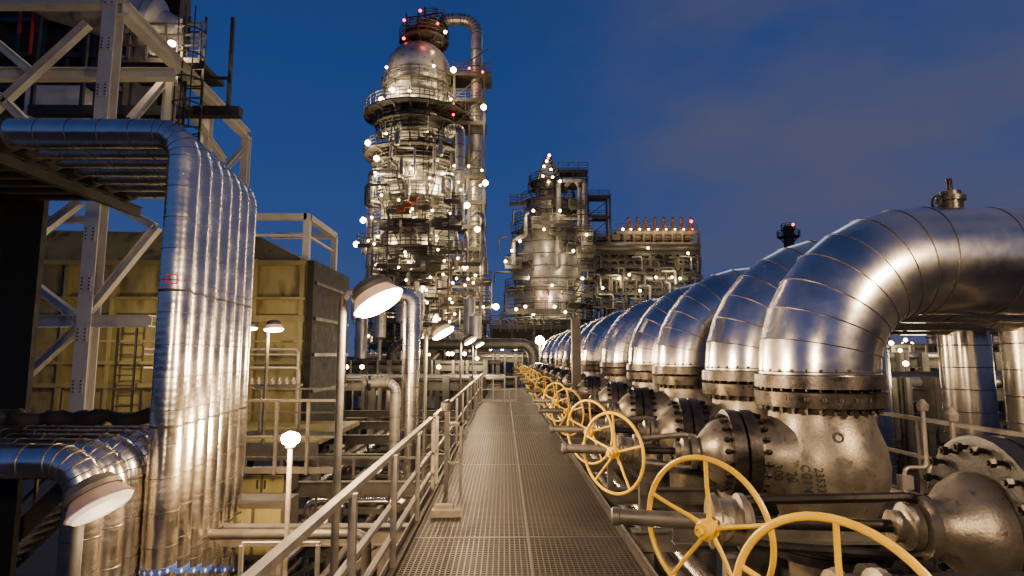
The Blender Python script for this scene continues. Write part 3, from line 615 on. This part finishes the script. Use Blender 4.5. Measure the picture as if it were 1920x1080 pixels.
# overhead line
xr=q1(893,200).x; b=MB(); clad_pipe(b,[(xo+2.2,D1,zz(84)),(xo+2.2,D1,zz(36)),(xr,D1,zz(36)),(xr,D1,zz(620))],11/sc1,2.0,7,18,2.2,.05); b.build('overhead_line',[tcl,darkm],t,18)
for (px,y0,y1,rr_,dx) in((863,242,410,9,-1.3),(696,322,505,5.5,2.9),(850,330,420,4,-1),(745,500,640,6,1.2),(722,430,560,4,1),(830,520,660,7,-1),(868,560,690,6,-1.5),(905,400,640,4,-1),(770,590,690,5,1),(712,560,690,6,1.4),(735,232,300,3,1),(815,250,330,3,-1)):
    a=q1(px,y0,-5.4); e_=q1(px,y1,-5.4); b=MB(); clad_pipe(b,[(a.x+dx,D1-4.4,a.z-.3),(a.x+dx,D1-5.4,a.z),(a.x,D1-5.4,a.z),(a.x,D1-5.4,e_.z),(a.x+dx*.8,D1-5.4,e_.z-.8)],rr_/sc1,.45,4,12,1.5,.05); b.build('riser_pipe',[tcl,darkm],t,18)
for py,a0,a1 in((318,-2.0,-.9),(335,-1.4,-.3),(505,-2.4,-1.4)):
    MB().sweep([(xo+75/sc1*math.cos(a0+(a1-a0)*k/10),D1+75/sc1*math.sin(a0+(a1-a0)*k/10),zz(py)-.4*math.sin(k/10*PI)) for k in range(11)],.32,10).build('ring_pipe',tcl,t)
# right service structure
for px,y0,y1 in((852,130,690),(908,120,690),(880,230,690)):
    for dy in(-2,2): a=q1(px,y0,dy);e_=q1(px,y1,dy); MB().beam((a.x,D1+dy,a.z),(a.x,D1+dy,e_.z),.26).build('structure_post',tst,t)
for i,py in enumerate((150,198,240,290,338,385,430,470,508,552,600,640)):
    xa_=q1(838 if i<2 else 848,py).x; xb_=q1(921 if i==0 else 911,py).x
    if py in(290,): continue
    boxplat(t,xa_,xb_,D1,4.2,zz(py)); MB().beam((xa_+.8,D1-2,zz(py)),(xb_-.3,D1-2,zz(py-44)),.12).build('brace',tst,t)
for px,py in((850,131),(907,201),(910,343),(715,187),(690,268),(706,297),(668,458),(681,413),(876,385),(901,570),(895,430),(872,500),(930,575),(735,168)): tlamp(t,q1(px,py,-4),300 if px>845 else 160,.28)
for px,py in((880,128),(905,135),(850,215)): tlamp(t,q1(px,py,-3),0,.12,redl)
light('red_bulb',q1(880,120,-4),120,(1,.12,.08),.3,t)
for px in(700,728,842): a=q1(px,400,-7.2);e_=q1(px,690,-7.2); MB().beam((a.x,D1-7.2,a.z),(a.x,D1-7.2,e_.z),.15).build('structure_post',tst,t)
for i in range(150):
    py=250+425*rt.random()**.62; px=rt.uniform(684,914) if py>430 else rt.uniform(708,850); a=q1(px,py,-6.6+rt.random()*1.4)
    k=rt.random()
    if k<.18:
        b=MB(); b.lathe(a,(0,0,1),[(0,.1),(.15,.3),(.9+rt.random(),.3),(2.1,.1)],12); b.build('vessel',rt.choice((tcl,galv)),t)
    elif k<.62:
        L_=rt.uniform(.8,3)*rt.choice((-1,1)); H_=rt.uniform(1,3.4); b=MB(); b.sweep(rounded([a,a+V((L_,0,0)),a+V((L_,0,-H_)),a+V((L_*.4,.3,-H_-.1))],.3,3)[0],rt.uniform(.07,.2),8); b.build('small_pipe',rt.choice((tcl,tcl,galv,tst)),t)
    elif k<.65: MB().box(a,(.8,.4,.6)).build('cabinet',rt.choice((orange,redp,tst)),t)
    elif py>330: boxplat(t,a.x-rt.uniform(.6,1.8),a.x+rt.uniform(.6,1.8),a.y,1.0,a.z)
for px,py in((765,385),(775,375),(752,392)): a=q1(px,py,-7.6); MB().box(a,(.8,.4,.5)).build('orange_panel',orange,t)
for i in range(44): tlamp(t,q1(rt.uniform(690,910),rt.uniform(300,670),-7.7),0,.10)
for px_,ya,yb in((800,390,245),(745,300,232),(825,240,178),(770,500,395)):
    a=q1(px_,240,-6.1); b=MB()
    for s in(-.3,.3): b.beam((a.x+s,a.y,zz(ya)),(a.x+s,a.y,zz(yb)),.08)
    z_=zz(ya)
    while z_<zz(yb): b.beam((a.x-.3,a.y,z_),(a.x+.3,a.y,z_),.06); z_+=.5
    b.build('ladder',tst,t)
# tower 2
D2=85.; s2=1100/85
t=thing('refinery_tower','shorter tapered refinery column right of the tallest one','tower',at(1028,660,D2))
q2_=lambda px,py,dy=0:at(px,py,D2+dy)
cx2=q2_(1028,450).x; z2=lambda py:q2_(1028,py).z
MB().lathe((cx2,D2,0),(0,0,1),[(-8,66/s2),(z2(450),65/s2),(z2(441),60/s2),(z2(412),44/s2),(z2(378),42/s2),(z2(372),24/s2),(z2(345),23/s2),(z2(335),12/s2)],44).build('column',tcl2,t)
b=MB()
for py in range(462,600,22): b.torus((cx2,D2,z2(py)),(0,0,1),65.5/s2,.08,40,5)
b.build('stiffening_ring',darkm,t)
for py,rp_,a0,a1 in((347,36,-PI,PI),(362,38,-PI,0),(383,52,-PI,.2),(402,58,-2.2,.3),(422,64,-PI,-1.6),(443,76,-PI*.9,.3),(470,82,-1.2,.2),(500,82,-PI*.98,-2.1),(545,82,-PI,-.9),(575,84,-1.2,.1),(604,90,-PI,0)):
    ringplat(t,cx2,D2,(22 if py<370 else 40 if py<420 else 63)/s2,rp_/s2,z2(py),a0,a1)
b=MB()
for sx,sy in((-1,-1),(1,-1),(1,1),(-1,1)): b.beam((cx2+sx*1.7,D2+sy*1.7,z2(345)),(cx2+sx*.4,D2+sy*.4,z2(298)),.22)
for k in range(6):
    f=k/6; r_=1.7-1.25*f; z_=z2(345)+(z2(298)-z2(345))*f
    b.beam((cx2-r_,D2-r_,z_),(cx2+r_,D2-r_,z_),.16); b.beam((cx2-r_,D2-r_,z_),(cx2+r_*.85,D2-r_,z_+.7),.12)
b.beam((cx2,D2,z2(300)),(cx2,D2,z2(286)),.16); b.build('top_steelwork',tst,t)
for px,py in((1030,291),(1020,312),(1033,318),(1018,330),(1036,332),(1025,302),(1029,340)): tlamp(t,q2_(px,py,-2),0,.15,farl)
for px,py in((1028,296),(1010,560)): tlamp(t,q2_(px,py,-6),0,.14,redl)
light('red_bulb',q2_(1015,535,-8),140,(1,.12,.1),.3,t)
for px,py,e in((960,470,250),(1000,395,400),(1050,395,400),(975,452,300),(1020,430,300),(1075,470,400),(990,520,400),(1035,535,1100),(1060,585,500),(1000,590,600),(948,490,250),(1092,522,300),(1050,340,300),(1100,440,300)): tlamp(t,q2_(px,py,-7.4),e,.15)
for pts,rr_ in(([(1047,500),(1047,338),(1096,338),(1096,470)],5),([(992,400),(985,400),(985,440),(962,450),(962,500)],4.5),([(1060,350),(1075,333),(1086,350),(1086,430)],3.5),([(1055,410),(1110,410)],3)):
    P3=[q2_(a_,b_,-5.4) for a_,b_ in pts]; b=MB(); clad_pipe(b,P3,rr_/s2,.5,4,12,1.6,.05) if len(P3)>2 else b.tube(P3[0],P3[1],rr_/s2,12); b.build('riser_pipe',[tcl2,darkm],t,18)
for py in(325,350,380,410,440,470,500,530,560): boxplat(t,q2_(1045 if py<441 else 1080,py).x,q2_(1100,py).x,D2-(4.5 if py>441 else 0),3,z2(py))
for px in(1046,1072,1097): a=q2_(px,325);e_=q2_(px,430 if px<1090 else 660); MB().beam((a.x,D2-1.5,a.z),(a.x,D2-1.5,e_.z),.22).build('structure_post',tst,t)
for i in range(40):
    side=rt.random()<.6
    a=q2_(rt.choice((rt.uniform(952,978),rt.uniform(1072,1100))) if side else rt.uniform(975,1075),rt.uniform(370,640) if side else rt.choice((rt.uniform(370,440),rt.uniform(580,640))),-6.2-rt.random()); L_=rt.uniform(.8,2.2)*rt.choice((-1,1)); H_=rt.uniform(1,3)
    if i%3==0 and a.z>3: boxplat(t,a.x-1,a.x+1.2,a.y,1,a.z)
    else: b=MB(); b.sweep(rounded([a,a+V((L_,0,0)),a+V((L_,0,-H_))],.3,3)[0],rt.uniform(.06,.15),8); b.build('small_pipe',tst,t)
# dark deck in front of tower 2
D3=60; t=thing('lower_platform','dark platform deck with railings below the shorter refinery column','platform',at(990,660,D3))
boxplat(t,at(918,612,D3).x,at(1066,612,D3).x,D3,3,at(990,612,D3).z,m=dark); boxplat(t,at(950,582,D3).x,at(1050,582,D3).x,D3+.5,2.5,at(990,582,D3).z,m=tst)
MB().box((at(992,625,D3).x,D3+.5,at(992,628,D3).z),(7.6,1.5,1.2)).build('equipment_skid',dark,t)
for px in(922,960,1000,1040,1062): a=at(px,612,D3); MB().beam((a.x,D3-1,-8),(a.x,D3-1,a.z),.3).build('post',tst,t)
for k in range(9): a=at(925+k*16,600,D3-1.5); MB().sweep(rounded([a,a+V((.7,0,0)),a+V((.7,0,-1.2))],.3,3)[0],.09,8).build('small_pipe',tst,t)
for px,py in((925,574),(968,580),(1040,575),(985,575)): tlamp(t,at(px,py,D3-2.5),90,.12)
# air cooler structure
D4=90.; t=thing('air_cooler_structure','dark multi-level air cooler structure right of both columns','structure',at(1200,650,D4))
q4=lambda px,py,dy=0:at(px,py,D4+dy)
for py,xa_,xb_ in((478,1030,1302),(460,1035,1300),(440,1150,1298),(490,1095,1303),(503,1095,1305),(515,1120,1300),(528,1100,1300),(540,1110,1280),(552,1100,1250),(575,1100,1230)): boxplat(t,q4(xa_,py).x,q4(xb_,py).x,D4,5,q4(1100,py).z)
a=q4(1030,468);c=q4(1300,468); MB().tube((a.x,D4-2.8,a.z),(c.x,D4-2.8,a.z),.7,14).build('header_pipe',darkm,t)
for k in range(8): a=q4(1150+k*19,450); MB().box((a.x,D4,a.z),(1.2,4.6,.9)).build('fan_housing',tst,t)
for px in(1112,1136,1165,1182,1200,1218,1235,1252,1270,1300):
    for dy in(-2.4,2.4): a=q4(px,440); MB().beam((a.x,D4+dy,-8),(a.x,D4+dy,a.z),.3).build('post',tst,t)
for i,px in enumerate((1112,1136,1165,1200,1235,1270)):
    nx=(1136,1165,1200,1235,1270,1300)[i]
    for y0,y1 in((500,475),(528,503),(555,530),(600,560)): MB().beam(q4(px,y0,-2.5),q4(nx,y1,-2.5),.16).build('brace',tst,t); MB().beam(q4(px,y1,-2.5),q4(nx,y0,-2.5),.16).build('brace',tst,t)
for k in range(8):
    px=1176+k*16.5; a=q4(px,440); MB().lathe((a.x,D4-1,a.z),(0,0,1),[(0,.6),(.7,.5),(1.1,.28),(1.9,.22),(2.3,.3),(2.6,.05)],12).build('vent_stack',bronze,t)
    tlamp(t,q4(px+7,430,-3),110,.10,redl if k in(7,) else farl,(1,.6,.3))
tlamp(t,q4(1296,415,-2),0,.2,redl)
for px in(1100,1140): 
    for dy in(-1.5,1.5): a=q4(px,370); MB().beam((a.x,D4+dy,-8),(a.x,D4+dy,a.z),.3).build('post',tst,t)
for k in range(12): py=372+k*19; boxplat(t,q4(1100,py).x,q4(1140,py).x,D4,3,q4(1100,py).z,.9) if k%2==0 else MB().beam(q4(1100,py+17,-1.5),q4(1140,py-15,-1.5),.14).build('brace',tst,t)
b=MB(); b.sweep(rounded([q4(1296,458,-2),q4(1308,458,-2),q4(1308,520,-2)],.6,4)[0],.4,10); b.build('end_pipe',tcl2,t)
for k in range(7): a=q4(1150+k*22,522,-2.6); MB().lathe(a-V((.9,0,0)),(1,0,0),[(0,.1),(.15,.5),(1.4,.5),(1.6,.1)],12).build('drum',tcl2,t)
for px,py in((1168,430),(1230,520),(1160,522),(1200,545),(1260,520),(1130,540),(1290,475),(1215,465),(1180,515),(1275,522)): tlamp(t,q4(px,py,-4.5),190,.15)
for i in range(50):
    a=q4(rt.uniform(1100,1290),rt.uniform(475,580),-3.5); L_=rt.uniform(.6,2.6); b=MB(); b.sweep(rounded([a,a+V((L_,0,0)),a+V((L_,0,-2))],.3,3)[0],rt.uniform(.08,.2),8); b.build('small_pipe',rt.choice((tst,tst,tst,tcl2)),t)
a=at(1480,470,120); t=thing('distant_column','tiny distant column with round railed top behind the big elbows','tower',(a.x,120,-8))
MB().tube((a.x,120,-8),(a.x,120,at(1480,425,120).z),1.0,14).build('column',tst,t); ringplat(t,a.x,120,.8,2.2,at(1480,445,120).z,-PI,PI); ringplat(t,a.x,120,.5,1.4,at(1480,432,120).z,-PI,PI); tlamp(t,at(1487,421,119),0,.25,redl)
a=at(735,645,45);c=at(1000,645,45); b=MB(); clad_pipe(b,[(a.x,45,-8),(a.x,45,a.z),(c.x,45,a.z),(c.x,45,-8)],.42,1,6,20,3,.03); tag(b.build('header_pipe',[darkm,seam],ang=18),'thick grey horizontal header pipe crossing below the tallest tower','pipe')
for i,(px,py) in enumerate(((688,668),(716,670),(744,664),(700,688),(738,686))):
    q=at(px,py,50); t=thing('heat_exchanger',['upper left','upper middle','upper right','lower left','lower right'][i]+' orange-ended heat exchanger at foot of tallest tower','exchanger',q-V((0,0,.6)),'orange-ended heat exchangers')
    MB().lathe(q-V((.55,0,0)),(1,0,0),[(0,.2),(.06,.3),(.5,.3)],16).build('end_cover',orange,t); MB().lathe(q+V((0,0,0)),(1,0,0),[(0,.28),(1.0,.28),(1.1,.1)],16).build('shell',tcl,t); MB().box(q+V((.3,0,-.45)),(.4,.4,.4)).build('saddle',tst,t)
for i in range(10):
    q=at(rt.uniform(650,900),rt.uniform(600,690),47+rt.random()*6); h_=rt.uniform(1.5,4); b=MB(); b.lathe(q,(0,0,1),[(0,.2),(.2,.5),(h_,.5),(h_+.3,.1)],14); b.tube((q.x,q.y,-8),q,.15,8)
    tag(b.build('process_drum',tcl),'%s upright silver drum among equipment at foot of tallest tower'%ORD[i],'drum','upright drums at the tower foot')
rk=random.Random(5)
def rack(px0,px1,py,Yr,label,lv=2,gap=2.2,n=6,lit=110,m=darkm,nl=3):
    a=at(px0,py,Yr);c=at(px1,py,Yr); t=thing('pipe_rack',label,'pipe rack',((a.x+c.x)/2,Yr,-8))
    w_=c.x-a.x
    for k in range(n):
        x=a.x+w_*k/(n-1)
        for dy in(0,2.5): MB().beam((x,Yr+dy,-8),(x,Yr+dy,a.z+.5),.3).build('column',m,t)
    for l in range(lv):
        z=a.z-l*gap; MB().ib((a.x,Yr,z),(c.x,Yr,z),.2,.35).build('beam',m,t)
        for j in range(4):
            r=rk.choice((.08,.1,.15,.22)); MB().tube((a.x-1,Yr+.2+j*.6,z+.2+r),(c.x+1,Yr+.2+j*.6,z+.2+r),r,12).build('pipe',rk.choice((tcl,galvd,m,m)),t)
        for j in range(n-1):
            x=a.x+w_*(j+.5)/(n-1)+rk.uniform(-.5,.5); MB().tube((x,Yr-.3,z-rk.uniform(1,2.2)),(x,Yr-.3,z+.5),.1,8).build('drop_pipe',rk.choice((m,galvd)),t)
    if lit:
        for j in range(nl): p_=V((a.x+w_*rk.random(),Yr-.8,a.z+.9-rk.random()*(lv-1)*gap*(j>2))); tlamp(t,p_,lit,.07*Yr/40+.03)
    return t
rack(640,910,690,38,'long pipe rack at foot of tallest tower, behind floodlight posts',3,1.6,7,200,darkm,5)
rack(560,905,725,27,'lower pipe rack left of walkway, nearer than the tower racks',3,1.7,6,100,darkm,4)
rack(900,1000,675,48,'short pipe rack straight beyond far end of walkway',3,1.8,4)
rack(1640,1960,682,26,'dark pipe rack at right behind the upright insulated legs',3,1.5,8,120,galvd,5)
rack(1600,2000,660,45,'distant pipe rack at right horizon, behind the dark rack',3,2,12,200,galvd,6)
rack(1640,2000,740,17,'nearest dark pipe rack right of the valves',3,1.3,8,60,galvd,3)
rack(1300,1660,640,70,'far pipe rack glimpsed beneath the big horizontal pipes',3,2.5,8)
rack(1550,2050,655,95,'farthest pipe rack on right horizon',2,2.5,10)
for i,(px,h,Yv) in enumerate(((1700,640,60),(1750,612,75),(1876,618,65))):
    q=at(px,h,Yv); t=thing('process_vessel',['low silver process vessel left of the upright leg, right background','tall thin dark process vessel left of the upright leg','silver process vessel between upright leg and right edge'][i],'vessel',(q.x,Yv,-8))
    MB().lathe((q.x,Yv,-8),(0,0,1),[(0,.9),(q.z+7,.9),(q.z+7.7,.6),(q.z+8,.1)],18).build('shell',tcl2,t); boxplat(t,q.x-1.6,q.x+1.6,Yv-1.2,1,q.z-1.5)
p=at(1012,641,40); t=thing('area_lamp','glaring lamp on pole at the far end of pipe row','lamp',(p.x,40,-8)); MB().tube((p.x,40,-8),(p.x,40,p.z),.06,8).build('post',galvd,t); tlamp(t,(p.x,40,p.z+.1),700,.25,glow2)
hl=[(1672,668),(1700,655),(1738,650),(1743,657),(1765,662),(1793,648),(1843,668),(1862,652),(1884,640),(1893,648),(1905,630),(1915,655),(1652,648),(1715,672),(1880,690),(1870,663),(1590,652)]
for i,(px,py) in enumerate(hl):
    Yl=[55,70,100][i%3]; q=at(px,py,Yl); t=thing('area_lamp','small far lamp on pole, %s from left among right horizon lamps'%((ORD+['fifteenth','sixteenth','seventeenth'])[sorted(hl).index((px,py))]),'lamp',(q.x,Yl,-8),'far lamps on the right horizon'); MB().tube((q.x,Yl,-8),q,.07,6).build('post',dark,t); tlamp(t,q,220 if i%2 else 0,.0032*Yl)
for i,(px,py,w_,Yb) in enumerate(((1880,672,9,80),(1720,676,8,110),(1350,660,14,140),(1500,660,12,130))):
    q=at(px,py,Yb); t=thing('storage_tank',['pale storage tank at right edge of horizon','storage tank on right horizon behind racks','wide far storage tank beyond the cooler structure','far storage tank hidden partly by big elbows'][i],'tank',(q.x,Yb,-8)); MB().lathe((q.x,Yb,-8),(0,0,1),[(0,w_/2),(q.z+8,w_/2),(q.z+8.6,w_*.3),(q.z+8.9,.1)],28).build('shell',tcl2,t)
    b=MB(); 
    for k in range(3): b.torus((q.x,Yb,-6+k*3),(0,0,1),w_/2,.08,28,5)
    b.build('wind_girder',darkm,t)
print('done')
